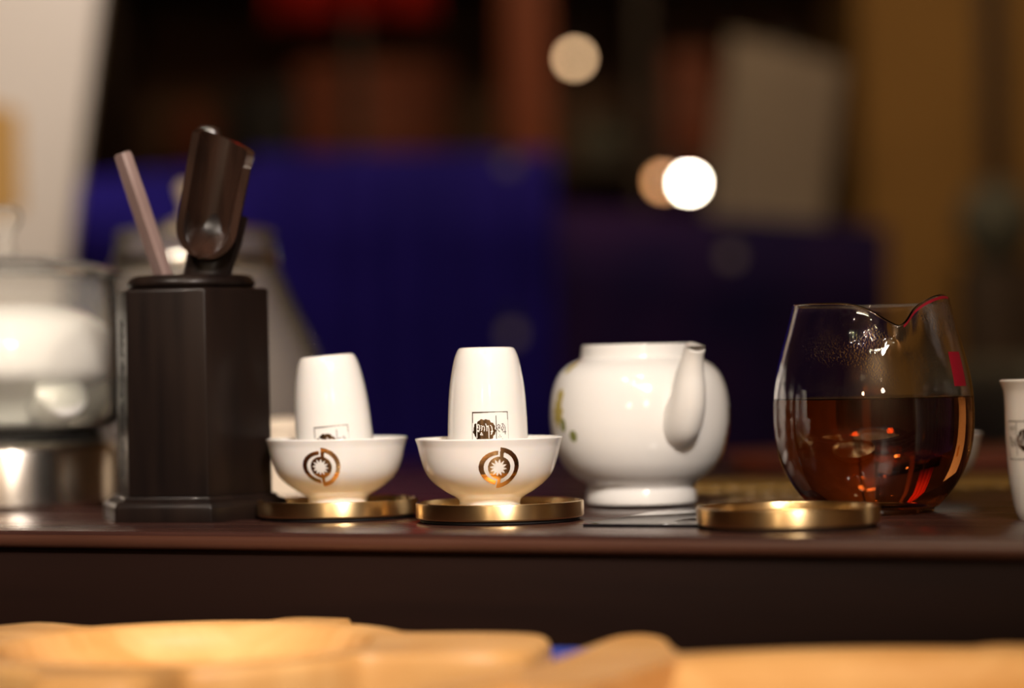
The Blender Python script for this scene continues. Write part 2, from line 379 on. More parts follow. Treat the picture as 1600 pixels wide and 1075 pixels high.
# the square seal as it stands on an inverted cup: x 0..1 to the right, y 0..1 downwards
SEAL_WHITE = [[(.165, .44), (.145, .36), (.185, .34), (.215, .40), (.20, .50), (.16, .53)], [(.155, .50), (.19, .54)],
              [(.25, .38), (.29, .39), (.275, .43), (.245, .44)], [(.28, .46), (.26, .50)], [(.26, .56), (.23, .62), (.29, .63), (.26, .57)],
              [(.325, .39), (.345, .43), (.335, .52)], [(.375, .33), (.40, .39), (.405, .52)], [(.405, .42), (.44, .38), (.455, .46), (.455, .72)],
              [(.50, .37), (.535, .41), (.545, .50), (.535, .60)], [(.51, .54), (.565, .53)], [(.535, .56), (.515, .62)], [(.135, .3), (.135, .7)]]
SEAL_INK = [[(.685, .39), (.72, .35), (.76, .38), (.745, .46), (.715, .45), (.72, .40)], [(.67, .44), (.70, .50), (.745, .55)],
            [(.81, .34), (.85, .33), (.835, .40), (.86, .43), (.83, .52), (.79, .47), (.81, .42)],
            [(.875, .36), (.905, .42), (.905, .62)], [(.835, .555), (.925, .555)],
            [(.745, .64), (.75, .645)], [(.72, .69), (.725, .69)], [(.775, .685), (.785, .685)], [(.70, .80), (.74, .76), (.79, .78), (.76, .86), (.71, .84)],
            [(.82, .74), (.86, .80), (.84, .88)], [(.88, .78), (.90, .86)]]
def seal_disc(x, y):
    r = math.hypot(x - .335, (y - .505)) ; a = math.atan2(y - .505, x - .335)
    R0 = .300 + .010 * math.sin(9 * a) + .008 * math.sin(17 * a + 1)
    return r < R0 and not near(x, y, SEAL_WHITE, .0125)
def seal_ink(x, y):
    top = .022 + .008 * math.sin(5 * x + 1)
    if 0 <= x <= 1 and (0 <= y < top * 1.1 or 1 - .02 < y <= 1): return True
    if 0 <= y <= 1 and (x < (.030 if y < .3 else .014) and x >= 0 or 1 >= x > 1 - (.022 if y < .22 else .009)): return True
    if abs(x - .655) < .010 and .11 < y < .96: return True
    return near(x, y, SEAL_INK, .0085)
def add_seal(parent, a0, zt, w, flip=False):
    """zt = z (in the inverted cup's frame) of the seal's top edge"""
    s = -1 if flip else 1
    def mk(fn): return lambda u, v: fn(u / w + .5, -v / w)
    decal('seal_disc', mk(seal_disc), -w / 2, w / 2, -w, 0, 130, 130, cup_r, a0, zt, M['bronze_print'], parent)
    decal('seal_lettering', mk(seal_ink), -w / 2, w / 2, -w, 0, 150, 150, cup_r, a0, zt, M['ink'], parent)
def tea_bowl(x, Y, z, label, ea, group='white tea bowls on brass coasters', mark=True):
    t = thing('tea_bowl', label, 'bowl', (x, Y, z), 0, group)
    lathe('bowl_body', BOWL, M['porcelain'], t, 128, 60)
    if mark:
        k = .0084
        decal('emblem', lambda u, v: emblem(u / k, v / k), -k * 1.06, k * 1.06, -k * 1.06, k * 1.06, 110, 110, bowl_r, -PI / 2 + ea, .0187, M['gold'], t)
    return t
def aroma_cup(x, Y, z, label, sa, rot=(0, 0, 0), zt=.0315):
    t = thing('aroma_cup', label, 'cup', (x, Y, z), 0, 'tall white aroma cups')
    t.rotation_euler = rot
    lathe('cup_body', CUP, M['porcelain'], t, 128, 60)
    add_seal(t, -PI / 2 + sa, zt, .0155)
    return t
YB1, YB2 = 1.082, 1.036
bx1, bx2 = xat(526.5, YB1, .03), xat(764, YB2, .03)
tea_bowl(bx1, YB1, .0050, 'small white tea bowl with gold emblem holding the leaning cup, nearest the dark tool holder', R(-10))
tea_bowl(bx2, YB2, .0050, 'small white tea bowl with gold emblem holding the upright cup, nearest the white teapot', R(9))
aroma_cup(xat(528.5, YB1, .03), YB1, .0150, 'white aroma cup upturned and leaning in a tea bowl beside the tool holder', R(0), (R(1), R(-4.2), 0), .0268)
aroma_cup(xat(762, YB2, .04), YB2, .0164, 'white aroma cup upturned and standing straight in a tea bowl beside the teapot', R(4.5), (0, 0, 0), .0306)
# the upright cup at the right edge: mouth up
YR = .975
t = aroma_cup(xat(1638, YR, .04), YR, .0565, 'cream white aroma cup standing mouth up beside the glass pitcher', R(231), (PI, 0, 0), .0320)
# white bowl behind the pitcher
YW = 1.16
tea_bowl(xat(1431, YW, .02), YW, 0, 'small plain white tea bowl half hidden behind the glass pitcher', 0, 'plain bowl', mark=False).pop('group', None)

# ------------------------------------------------------------------ teapot
YT = 1.129; tx = xat(1000, YT, .03); kk = .0000919
pz = lambda y: .061 - (520 + y * .307 - 587.5) / 3346       # zoom row to height
tp = thing('teapot', 'round white lidless porcelain teapot between the cups and the pitcher', 'teapot', (tx, YT, 0))
POT_OUT = crom([(.0258, .0006), (.0260, .0030), (.0256, .0058), (.0250, .0078), (.0268, .0100), (.0315, .0132), (.0358, .0180), (.0388, .0236), (.0407, .0295), (.0418, .0365),
                (.0419, .0430), (.0413, .0495), (.0400, .0550), (.0378, .0600), (.0345, .0638), (.0305, .0664), (.0277, .0676), (.0270, .0690), (.0266, .0722), (.0264, .0738)], 5)
POT = [(0, .003), (.0225, .003), (.0235, .0004), (.0245, 0), (.0258, .0006)] + POT_OUT[1:] + [(.0260, .0742), (.0250, .0740), (.0246, .0725), (.0248, .0685)] + \
      crom([(.0285, .0650), (.0325, .0622), (.0358, .0583), (.0380, .0540), (.0397, .0430), (.0393, .0350), (.0365, .0240), (.030, .0135), (.020, .0095), (0, .0085)], 4)
lathe('pot_body', POT, M['porcelain_pot'], tp, 128, 60)
pot_r = rfun(POT_OUT)
az = -PI / 2 + R(24)
def pd(r, z, a=az): return (r * math.cos(a), r * math.sin(a), z)
sp = crom([pd(.034, .037), pd(.0415, .040), pd(.0465, .0455), pd(.0492, .0525), pd(.0508, .0600), pd(.0532, .0670), pd(.0562, .0722)], 6)
nsp = len(sp)
rr = crom([(.0105, .0125), (.0092, .0120), (.0083, .0098), (.0074, .0082), (.0062, .0066), (.0050, .0054), (.0044, .0048)], 6)
def spout(pts, rad, shr):
    v = []; f = []; seg = 32; P = [Vector(p) for p in pts]; n = len(P)
    side = Vector((-math.sin(az), math.cos(az), 0))
    for i, p in enumerate(P):
        tn = (P[min(i + 1, n - 1)] - P[max(i - 1, 0)]).normalized(); b = side.cross(tn).normalized()
        if i == n - 1: b = Vector((math.cos(az), math.sin(az), 0)) * -1    # mouth cut level
        for k in range(seg):
            a = 2 * PI * k / seg; v.append(p + side * (rad[i][0] - shr) * math.cos(a) + b * (rad[i][1] - shr) * math.sin(a))
    return v, n, seg
v1, n1, seg = spout(sp, rr, 0); v2, n2, _ = spout(sp, rr, .0013)
v = v1 + v2; f = []
for base, n in ((0, n1), (len(v1), n2)):
    for i in range(n - 1):
        for k in range(seg):
            j = (k + 1) % seg; f.append((base + i * seg + k, base + i * seg + j, base + (i + 1) * seg + j, base + (i + 1) * seg + k))
for k in range(seg):
    j = (k + 1) % seg; f.append(((n1 - 1) * seg + k, (n1 - 1) * seg + j, len(v1) + (n2 - 1) * seg + j, len(v1) + (n2 - 1) * seg + k))
raw('spout', v, f, M['porcelain_pot'], tp, 60, None, recalc=True)
ah = az + PI
hp = crom([pd(.036, .056, ah), pd(.050, .060, ah), pd(.062, .055, ah), pd(.066, .042, ah), (pd(.060, .030, ah)), pd(.048, .023, ah), pd(.036, .021, ah)], 6)
sweep('handle', hp, [(.0038, .0028)] * len(hp), M['porcelain_pot'], tp, 20)
# glaze decoration: yellow and green sprig at the left limb, gold brushstroke at the right limb
def blob(lst): return lambda u, w: any(((u - a) / ra) ** 2 + ((w - b) / rb) ** 2 < 1 + .25 * math.sin(7 * math.atan2(w - b, u - a)) for a, b, ra, rb in lst)
decal('painted_sprig', blob([(0, 0, .0045, .006), (.001, .008, .003, .003), (-.001, .021, .003, .0028)]), -.012, .014, -.014, .027, 60, 90, pot_r, -PI / 2 - R(66), .0430, M['leaf_print'], tp, .00015)
decal('painted_leaf', blob([(0, 0, .0024, .0026), (-.0068, .005, .002, .003)]), -.012, .006, -.006, .012, 40, 40, pot_r, -PI / 2 - R(50), .0325, M['leaf_green'], tp, .00018)
decal('gold_brushstroke', blob([(0, 0, .0042, .0075), (.001, .010, .003, .006), (-.001, -.008, .0036, .004)]), -.008, .008, -.016, .019, 50, 90, pot_r, -PI / 2 + R(77), .0290, M['gold'], tp, .00015)

# glossy black slab added to give the tabletop's reflection of the teapot
p0, p1 = ground(915, 826), ground(1100, 829)
sx0, sx1 = ground(900, 826).x, ground(1205, 826).x
bm = bmesh.new(); bxbm(bm, 0, .098, 0, .235, 0, .0014, .0005)
q = obj('reflection_slab', bm, M['reflective'], None, 35, (p0.x - .001, p0.y + .010, .0)); q.rotation_euler = (0, 0, EA)
tag(q, 'thin polished black slate slab added to mirror the white teapot in the tabletop', 'slab')
tp.location.z = .0014

# ------------------------------------------------------------------ glass pitcher with tea
YP = 1.045; gx = xat(1363.5, YP, .05); gp = thing('glass_pitcher', 'clear glass serving pitcher half full of dark amber tea', 'pitcher', (gx, YP, 0))
zz = lambda y: .061 - (440 + y * .3813 - 579.8) / 3615
hw = [(930, 246), (900, 277), (850, 319), (800, 351), (750, 375), (700, 392), (650, 402), (600, 407), (550, 409), (500, 408), (450, 405), (400, 398), (350, 388), (300, 376), (250, 362), (200, 347), (150, 333), (110, 322), (95, 320)]
G_OUT = crom([(w * .0001055, zz(y)) for y, w in hw], 3)
SPA = -PI / 2 + R(9)
def lip(p):
    z = p.z
    if z < .068: return p
    t = min(1, (z - .068) / .021); t = t * t * (3 - 2 * t)
    a = math.atan2(p.y, p.x); d = (a - SPA + PI) % (2 * PI) - PI
    g = math.exp(-(d / .20) ** 2); w = math.exp(-(d / .62) ** 2)
    r = math.hypot(p.x, p.y); r2 = r + t * (.0050 * g - .0030 * (w - g))
    d2 = (a - SPA - .85 + PI) % (2 * PI) - PI
    g1 = math.exp(-abs(d / .30) ** 1.4)
    zz_ = z - t * .0105 * g1 + t * .0030 * math.exp(-(d2 / .45) ** 2)
    return Vector((p.x * r2 / r, p.y * r2 / r, zz_))
th = .0016
G = [(0, .0026), (.0225, .0026), (.0235, .0006), (.0245, 0), (.0252, .0004), (.0254, .0018), (.0250, .0030)] + G_OUT[1:] + [(G_OUT[-1][0] - .0008, G_OUT[-1][1] + .0007)]
G += [(r - th, z) for r, z in G_OUT[::-1] if z > .0066] + [(.0225, .0058), (.015, .0052), (0, .0050)]
lathe('glass_body', G, M['glass'], gp, 160, 180, None, lip)
ZL = zz(474)
inner = [(r - th + .0004, z) for r, z in G_OUT if .0066 < z < ZL]
top_r = rfun(G_OUT)(ZL) - th + .0004
lathe('tea', [(0, .0047), (.0225, .0053)] + inner + [(top_r, ZL), (top_r - .0015, ZL - .0006), (0, ZL - .0006)], M['tea'], gp, 128, 50)
g_r = rfun(G_OUT)
decal('red_sticker', lambda u, w: True, -.0055, .0045, -.0060, .0085, 14, 16, g_r, -R(38), .0600, M['red_sticker_and_reflection'], gp, .0002)

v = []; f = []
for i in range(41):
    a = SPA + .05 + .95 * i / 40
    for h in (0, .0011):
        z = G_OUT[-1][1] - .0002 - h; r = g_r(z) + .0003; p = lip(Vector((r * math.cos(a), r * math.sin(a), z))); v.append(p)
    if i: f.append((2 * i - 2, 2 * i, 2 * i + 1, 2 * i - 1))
raw('red_rim_reflection', v, f, M['red_sticker_and_reflection'], gp, 180)  # red reflection in the rim, painted as a strip

# ------------------------------------------------------------------ hexagonal tool holder
YH = 1.107; hx = xat(302, YH, .05); HA = -PI / 2 + R(16.5)
hol = thing('tool_holder', 'dark ebony hexagonal holder on a stepped foot, holding tea tools', 'holder', (hx, YH, 0))
def hexa(r): return [(r * math.cos(HA + k * PI / 3), r * math.sin(HA + k * PI / 3)) for k in range(6)]
def hexring(name, prof, m, parent, bevel=.0007):
    bm = bmesh.new(); rings = []
    for r, z in prof: rings.append([bm.verts.new((x, y, z)) for x, y in hexa(r)])
    for A, B in zip(rings, rings[1:]):
        for k in range(6): j = (k + 1) % 6; bm.faces.new((A[k], A[j], B[j], B[k]))
    bm.faces.new(rings[0][::-1]); bm.faces.new(rings[-1])
    if bevel: bmesh.ops.bevel(bm, geom=list(bm.edges), offset=bevel, segments=2, affect='EDGES', profile=.5)
    return obj(name, bm, m, parent, 30)
hexring('holder_body', [(.0374, .0112), (.0370, .1028), (.0360, .1040), (.0265, .1042), (.0262, .030)], M['ebony'], hol, .0006)
hexring('foot', [(.0450, 0), (.0450, .0065), (.0435, .0088), (.0400, .0098), (.0396, .0112)], M['ebony'], hol, .0006)
lathe('rim_ring', crom([(.0235, .1040), (.0240, .1085), (.0255, .1102), (.0272, .1098), (.0288, .1078), (.0292, .1062), (.0280, .1046), (.0262, .1040)], 5) + [(.0235, .1040)], M['ebony'], hol, 96, 180)
lathe('inner_well', [(.0236, .1046), (.0236, .040), (0, .040)], M['ebony_dark'], hol, 48, 40)
# calligraphy carved down the left face, seen almost edge on
fa = HA - PI / 3 - PI / 6                                   # outward azimuth of that face
fn = Vector((math.cos(fa), math.sin(fa), 0)); ft_ = Vector((-math.sin(fa), math.cos(fa), 0)); ap = .0372 * math.cos(PI / 6)
chars = [[[(-.5, .8), (.5, .8)], [(0, 1), (0, -.9)], [(-.5, .2), (.5, .25)], [(-.4, -.3), (.45, -.3)], [(-.5, -.9), (.5, -.8)]],
         [[(-.5, .7), (-.1, .9)], [(-.2, .9), (-.4, -.8)], [(.1, .9), (.1, -.9)], [(.1, .3), (.5, .1)], [(-.4, 0), (.1, .1)], [(.2, -.5), (.5, -.9)]],
         [[(-.4, .9), (-.4, -.8)], [(-.4, .9), (.5, .9)], [(.5, .9), (.5, -.8)], [(-.4, .2), (.5, .2)], [(-.4, -.8), (.5, -.8)], [(0, .9), (0, -.8)]],
         [[(0, 1), (0, -1)], [(-.5, .5), (.5, .55)], [(-.5, -.1), (.5, -.05)], [(-.2, -.3), (-.5, -.9)], [(.2, -.3), (.5, -.9)]]]
for ci, ch in enumerate(chars):
    bm = bmesh.new(); zc = .061 + (599 - (528 + 62 * ci)) / F * 1.11 
    for st in ch:
        (a, b), (c, d) = st
        A = Vector((a * .010, b * .0080)); B = Vector((c * .010, d * .0080)); dr = (B - A).normalized(); nn = Vector((-dr.y, dr.x)) * .0010
        vv = []
        for h in (-.0006, .0004):
            for q in (A - nn - dr * .0008, B - nn + dr * .0008, B + nn + dr * .0008, A + nn - dr * .0008):
                vv.append(bm.verts.new(fn * (ap * (1 - .0002) + h) - ft_ * q.x + Vector((0, 0, zc + q.y))))
        for f_ in ((0, 1, 2, 3), (7, 6, 5, 4), (0, 4, 5, 1), (1, 5, 6, 2), (2, 6, 7, 3), (3, 7, 4, 0)): bm.faces.new([vv[i] for i in f_])
    obj('carved_character', bm, M['ebony_dark'], hol)

# pale flat stick leaning left
YS = 1.095
A = at(191, 239, YS - .006); B = at(262, 450, YS + .004); B2 = B + (B - A) * .30
stick_dir = (A - B2).normalized()
bm = bmesh.new(); L_ = (A - B2).length
for i, (t, w, d) in enumerate([(0, .0039, .0022), (.25, .0046, .0026), (.75, .0044, .0028), (.985, .0041, .0026), (1, .0034, .0021)]):
    vs_ = [bm.verts.new((sx * w, sy * d, t * L_)) for sx, sy in ((-1, -.55), (-.8, -1), (.8, -1), (1, -.55), (1, .7), (.8, 1), (-.8, 1), (-1, .7))]
    if i:
        for k in range(8): bm.faces.new((prev[k], prev[(k + 1) % 8], vs_[(k + 1) % 8], vs_[k]))
    else: bm.faces.new(vs_[::-1])
    prev = vs_
bm.faces.new(prev)
st = obj('tea_pick', bm, M['tool_pale'], None, 30)
st.rotation_mode = 'QUATERNION'; st.rotation_quaternion = stick_dir.to_track_quat('Z', 'Y') @ Matrix.Rotation(R(14), 3, 'Z').to_quaternion(); st.location = B2
tag(st, 'flat pale pinkish-brown wooden tea stick leaning out of the dark holder', 'tea tool')

# scoop: half-tube shovel, closed round below, open above
YC = 1.085
Bc = at(322, 405, YC); Tc = at(357, 222, YC - .004); axis = (Tc - Bc).normalized(); Ls = (Tc - Bc).length
side = axis.cross(Vector((0, 1, 0))).normalized() * 1       # to the right in the picture
side = side if side.x > 0 else -side
fr = side.cross(axis).normalized(); fr = fr if fr.y < 0 else -fr
# turn the opening a little to the right
ang = R(10); side, fr = side * math.cos(ang) + fr * math.sin(ang), fr * math.cos(ang) - side * math.sin(ang)
NU, NV = 44, 40; RW = .0148; RD = .0150
def scoop_pt(i, j, inset):
    u = i / NU; s = j / NV
    # s along the tube 0 bottom .. 1 top ; u across, -90..90 deg and flanges
    a = -PI / 2 + PI * u
    half = RW; round_l = .26
    if s < round_l:
        k = s / round_l; sc = math.sqrt(max(0, 1 - (1 - k) ** 2)); dpt = .18 + .82 * k ** .6
    else: sc = 1; dpt = 1
    w = (half * sc * (1 - .06 * (1 - s)) - inset * (1 if sc > .2 else 0))
    w = max(w, .0002)
    x = w * math.sin(a); dep = (RD * dpt * sc - inset) * math.cos(a)
    # top edge: corners rounded, left flange taller
    h = s * Ls
    if s > .8:
        e = (s - .8) / .2; h += e * (.004 * (1 - u) - .0045 * u * u * 1.0 - .0045 * max(0, abs(u - .5) * 2 - .8) / .2 * (1.2 if u > .5 else .6))
    return Bc + axis * h + side * x - fr * (dep - .008)
v = []; f = []
for inset in (0, .0034):
    for j in range(NV + 1):
        for i in range(NU + 1): v.append(scoop_pt(i, j, inset))
S = (NU + 1) * (NV + 1)
for lay in (0, 1):
    for j in range(NV):
        for i in range(NU):
            a = lay * S + j * (NU + 1) + i; f.append((a, a + 1, a + NU + 2, a + NU + 1))
def stitch(idx):
    for a, b in zip(idx, idx[1:]): f.append((a, b, b + S, a + S))
stitch([j * (NU + 1) for j in range(NV + 1)]); stitch([j * (NU + 1) + NU for j in range(NV + 1)]); stitch([NV * (NU + 1) + i for i in range(NU + 1)]); stitch(list(range(NU + 1)))
sc = thing('tea_scoop', 'glossy dark brown wooden half-tube tea scoop standing open end up in the holder', 'tea tool', Bc)
o = raw('scoop_shell', [p - Bc for p in v], f, M['rosewood_tool'], sc, 60, None, recalc=True)
pa = [Vector((0, 0, 0)) - fr * -.004 + axis * .008, axis * -.002 - fr * .002, axis * -.018 - fr * .001, axis * -.05]
pa = [axis * .022 - fr * .010, axis * .010 - fr * .0085, axis * -.004 - fr * .006, axis * -.020 - fr * .003, axis * -.05]
sweep('handle', pa, [(.0122, .006), (.0120, .0068), (.0108, .0066), (.0100, .006), (.007, .005)], M['ebony'], sc, 24)
# second tool behind the scoop (its rounded top shows above the scoop's left corner)
A = at(327, 196, 1.108); B = at(305, 420, 1.112)
bm = bmesh.new(); dr = (A - B); LL = dr.length; dr.normalize(); B2 = B - dr * .05
pts = [B2 + dr * t for t in (0, .05, .1, LL + .036, LL + .046, LL + .0494, LL + .050)]
o = sweep('tea_tongs', [p - B2 for p in pts], [(.0030, .0015), (.0036, .002), (.0050, .002), (.0064, .0022), (.0060, .0022), (.0044, .0018), (.001, .0006)], M['rosewood_tool'], None, 24, loc=B2)
tag(o, 'dark brown wooden tongs with rounded tip, mostly hidden behind the tea scoop', 'tea tool')

# ------------------------------------------------------------------ foreground dishes
ZR = .061 - .093
def dish(cx, cy, lugs, label, R0=.0816, rb=.0665):
    t = thing('wooden_dish', label, 'dish', (cx, cy, Z0), 0, 'pale wooden dishes on the front table')
    H = ZR - Z0; n = 240; v = []; f = []
    def rad(a):
        r = R0
        for az_, h, w, p in lugs:
            d = (a - az_ + PI) % (2 * PI) - PI
            r += h * math.exp(-abs(d / w) ** p)
        return r
    prof = [('o', .90, 0), ('o', .985, .0018), ('o', 1.0, .006), ('o', 1.0, H - .0035), ('o', .992, H - .0010), ('o', .978, H), ('i', 1.03, H), ('i', 1.0, H - .0012), ('i', .97, H - .006), ('i', .90, H - .0135), ('i', .78, H - .0165), ('i', .4, H - .0175)]
    for kind, k, z in prof:
        for q in range(n):
            a = 2 * PI * q / n; r = rad(a) * k if kind == 'o' else rb * k
            v.append((r * math.sin(a), r * math.cos(a), z))
    for i in range(len(prof) - 1):
        for q in range(n):
            j = (q + 1) % n; f.append((i * n + q, i * n + j, (i + 1) * n + j, (i + 1) * n + q))
    f.append(tuple(range(n))); f.append(tuple((len(prof) - 1) * n + q for q in range(n - 1, -1, -1)))
    raw('dish_body', v, f, M['bamboo'], t, 40, None, recalc=True)
    return t
ax = xat(290, .871, ZR); bx, by = .1064, .670
dish(ax, .871, [(R(27), .015, .17, 14), (R(-48), .034, .20, 14), (R(100), .050, .36, 6), (R(190), .03, .25, 6)], 'pale wooden dish with broad carved lugs below the tool holder and cups')
t = dish(bx, by, [(R(24), .012, .09, 8), (R(80), .03, .2, 6)], 'larger pale wooden dish with a rounded handle below the empty coaster and pitcher', .150, .132)
hpts = [ground(px, py, ZR) for px, py in ((838, 1040), (870, 1031), (908, 1018), (942, 1004), (962, 997), (985, 993.5), (1005, 993), (1026, 996), (1040, 1002), (1047, 1012), (1060, 1030), (1000, 1050), (900, 1080), (800, 1080))]
hpts = crom([(p.x - bx, p.y - by) for p in hpts] , 4)
prism('handle', hpts, .0005, ZR - Z0 + .0004, M['bamboo'], 0, t)
# folded blue cloth on the front table between the dishes
fb = at(880, 1030, .885)
bm = bmesh.new()
for i in range(4): bxbm(bm, -.030 + .001 * i, .030 - .0015 * i, -.012, .012 - .0006 * i, min(.0050 * i, .1), .0050 * i + .0047, .0022)
q = obj('folded_cloth', bm, M['blue_front'], None, 40, (fb.x, fb.y, Z0)); q.rotation_euler = (0, 0, EA)
tag(q, 'small folded blue cloth between the two pale wooden dishes', 'cloth')

# ------------------------------------------------------------------ glass kettle on steel base, at the left
YK = 1.235; sK = F / YK; kx = xat(12, YK, .05)
hz = lambda y, px, Y: .061 - (y - (590.6 - (px - 800) * math.tan(ROLL))) / F * Y
zk = lambda y: hz(y, 12, YK)
gk = thing('glass_kettle', 'glass tea kettle with glass lid on a stainless steel base, beside the dark tool holder', 'kettle', (kx, YK, 0))
RK = 178 / sK
lathe('steel_base', [(0, 0), (RK * .93, 0), (RK * .97, .003), (RK * .975, .028), (RK * .95, .0315), (RK * .90, .0335), (0, .0335)], M['steel'], gk, 96, 35)
lathe('heating_ring', [(0, .0336), (RK * .80, .0336), (RK * .84, .036), (RK * .80, .0385), (0, .0385)], M['dark_metal'], gk, 64, 35)
zt_ = zk(440)
KO = crom([(RK * .80, .0390), (RK * .93, .0410), (RK * 1.0, .0480), (RK * 1.02, .062), (RK * 1.02, .085), (RK * 1.0, .100), (RK * .97, zt_ - .004), (RK * .96, zt_)], 4)
KB = [(0, .0392)] + KO + [(RK * .95, zt_ + .001), (RK * .935, zt_)] + [(r - .0018, max(z, .041)) for r, z in KO[::-1]][1:] + [(0, .0412)]
lathe('glass_body', KB, M['whitened_glass'], gk, 96, 180)
lathe('water', [(0, .0410), (RK * .78, .0410)] + [(r - .0015, z) for r, z in KO if .0425 < z < zk(596)] + [(RK * 1.0, zk(596)), (0, zk(596))], M['water'], gk, 96, 40)
lathe('lid', [(0, zt_ + .006), (RK * .5, zt_ + .006), (RK * .86, zt_ + .004), (RK * .90, zt_ + .0012), (RK * 1.02, zt_ + .0015), (RK * 1.03, zt_ + .003), (RK * 1.0, zt_ + .0045), (RK * .85, zt_ + .0075), (RK * .4, zt_ + .013), (0, zt_ + .014)], M['whitened_glass'], gk, 96, 50)
lathe('lid_knob', crom([(0, zt_ + .013), (.006, zt_ + .014), (.0045, zt_ + .019), (.0055, zt_ + .025), (.0085, zt_ + .031), (.0075, zt_ + .037), (0, zt_ + .039)], 4), M['whitened_glass'], gk, 48, 180)
hp = [(RK * .97, 0, zt_ - .01), (RK * 1.0, 0, zt_ - .008)]
# white porcelain infuser standing inside, with a curled strainer cup
inf = lathe('infuser', crom([(0, .0415), (RK * .45, .0418), (RK * .52, .048), (RK * .62, .056), (RK * .90, .065), (RK * .955, .074), (RK * .92, .086), (RK * .80, .095), (RK * .55, .1015), (RK * .25, .1035), (0, .104)], 3), M['porcelain_pot'], gk, 64, 60)

sweep('infuser_spout', crom([(RK * .40, -RK * .38, .050), (RK * .52, -RK * .55, .053), (RK * .60, -RK * .66, .058)], 4), [.010, .0105, .011, .0115, .012, .0125, .0128, .0130, .0128], M['porcelain_pot'], gk, 24)
# curled white cup beside the kettle, seen through its glass
yc_ = 1.368; ccx = xat(0, yc_, .04)
cc = thing('white_teapot', 'small white porcelain teapot standing behind the glass kettle', 'teapot', (ccx, yc_, 0), PI * .9)
lathe('pot_body', crom([(0, .001), (.022, .001), (.024, .006), (.036, .020), (.042, .038), (.038, .056), (.026, .068), (.022, .072)], 4) + [(.018, .072), (0, .070)], M['porcelain_pot'], cc, 64, 60)
lathe('lid', crom([(.022, .0725), (.020, .077), (.010, .081), (.004, .083), (.006, .089), (0, .092)], 4), M['porcelain_pot'], cc, 48, 60)
sweep('spout', crom([(.034, -.012, .034), (.046, -.018, .042), (.052, -.020, .056), (.058, -.022, .066)], 4), [.010 - .0055 * i / 12 for i in range(13)], M['porcelain_pot'], cc, 20)

# ------------------------------------------------------------------ second glass kettle, farther back
Y2 = 1.43; s2 = F / Y2; k2x = xat(310, Y2, .05); z2 = lambda y: hz(y, 310, Y2)
dk = thing('glass_kettle', 'wide conical glass kettle with rounded cream knob behind the tool holder', 'kettle', (k2x, Y2, 0))
DO = crom([(190 / s2, .030), (200 / s2, .036), (203 / s2, .050), (196 / s2, z2(580)), (178 / s2, z2(530)), (150 / s2, z2(470)), (130 / s2, z2(420)), (124 / s2, z2(385)), (122 / s2, z2(368))], 4)
lathe('glass_body', [(0, .030)] + DO + [(r - .002, max(z, .032)) for r, z in DO[::-1]] + [(0, .032)], M['reflection_haze_glass'], dk, 96, 180)
lathe('metal_collar', [(127 / s2, z2(425)), (129 / s2, z2(421)), (129 / s2, z2(405)), (127 / s2, z2(401)), (126 / s2, z2(405)), (127 / s2, z2(425))], M['steel'], dk, 96, 60)
lathe('lid', crom([(124 / s2, z2(368)), (118 / s2, z2(360)), (80 / s2, z2(352)), (45 / s2, z2(345)), (30 / s2, z2(336)), (8 / s2, z2(332)), (0, z2(331))], 4), M['reflection_haze_glass'], dk, 64, 180)
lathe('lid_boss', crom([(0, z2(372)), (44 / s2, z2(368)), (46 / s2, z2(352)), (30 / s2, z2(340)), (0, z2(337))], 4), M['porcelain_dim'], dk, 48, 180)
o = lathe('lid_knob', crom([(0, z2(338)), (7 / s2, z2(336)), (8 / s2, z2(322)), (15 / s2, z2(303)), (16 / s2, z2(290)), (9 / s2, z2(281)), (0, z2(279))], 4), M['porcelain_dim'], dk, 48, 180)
o.location.x = -.006
lathe('steel_base', [(0, 0), (.074, 0), (.078, .003), (.078, .024), (.072, .029), (0, .029)], M['steel'], dk, 96, 35)
# cream porcelain jar between the holder and the leaning cup
YJ = 1.30; jx = xat(446, YJ, .03)
j = thing('tea_caddy', 'small cream porcelain caddy between the tool holder and the leaning cup', 'jar', (jx, YJ, 0))
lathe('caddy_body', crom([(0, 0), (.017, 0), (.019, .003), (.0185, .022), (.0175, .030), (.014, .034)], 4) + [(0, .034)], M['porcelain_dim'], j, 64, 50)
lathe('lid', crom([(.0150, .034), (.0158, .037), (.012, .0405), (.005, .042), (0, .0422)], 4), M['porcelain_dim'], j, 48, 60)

# ------------------------------------------------------------------ far side of the tea table
YA = 1.48
ra0 = at(1150, 745, YA); ra1 = at(1760, 730, YA)
def rounded(x0, x1, y0, y1, r, n=10):
    p = []
    for cx_, cy_, a0_ in ((x1 - r, y1 - r, 0), (x0 + r, y1 - r, 90), (x0 + r, y0 + r, 180), (x1 - r, y0 + r, 270)):
        for q in range(n + 1): a = R(a0_ + 90 * q / n); p.append((cx_ + r * math.cos(a), cy_ + r * math.sin(a)))
    return p
zt2 = hz(712, 1200, YA)
rt = thing('redwood_tray', 'long red-brown wooden tray box with rounded end behind the pitcher', 'tray', (0, 0, 0))
prism('tray_body', rounded(ra0.x, ra1.x, YA, YA + .13, .045), 0, zt2 - .006, M['redwood'], .004, rt, seg=3)
prism('tray_lid', rounded(ra0.x - .002, ra1.x + .002, YA - .002, YA + .132, .046), zt2 - .006, zt2, M['redwood'], .002, rt)
bmx = ground(1300, 790)
gm = thing('bamboo_mat', 'gold-brown bamboo slat mat lying in front of the red-brown tray', 'mat', (xat(930, 1.30, 0), 1.24, 0), 0)
s0 = box('slat', 0, .0085, 0, .10, 0, .0025, M['gilt'], .0008, gm)
for i in range(1, 34):
    c = s0.copy(); C.objects.link(c); c.parent = gm; c.location = (i * .0092, 0, .0003 * (i % 2))

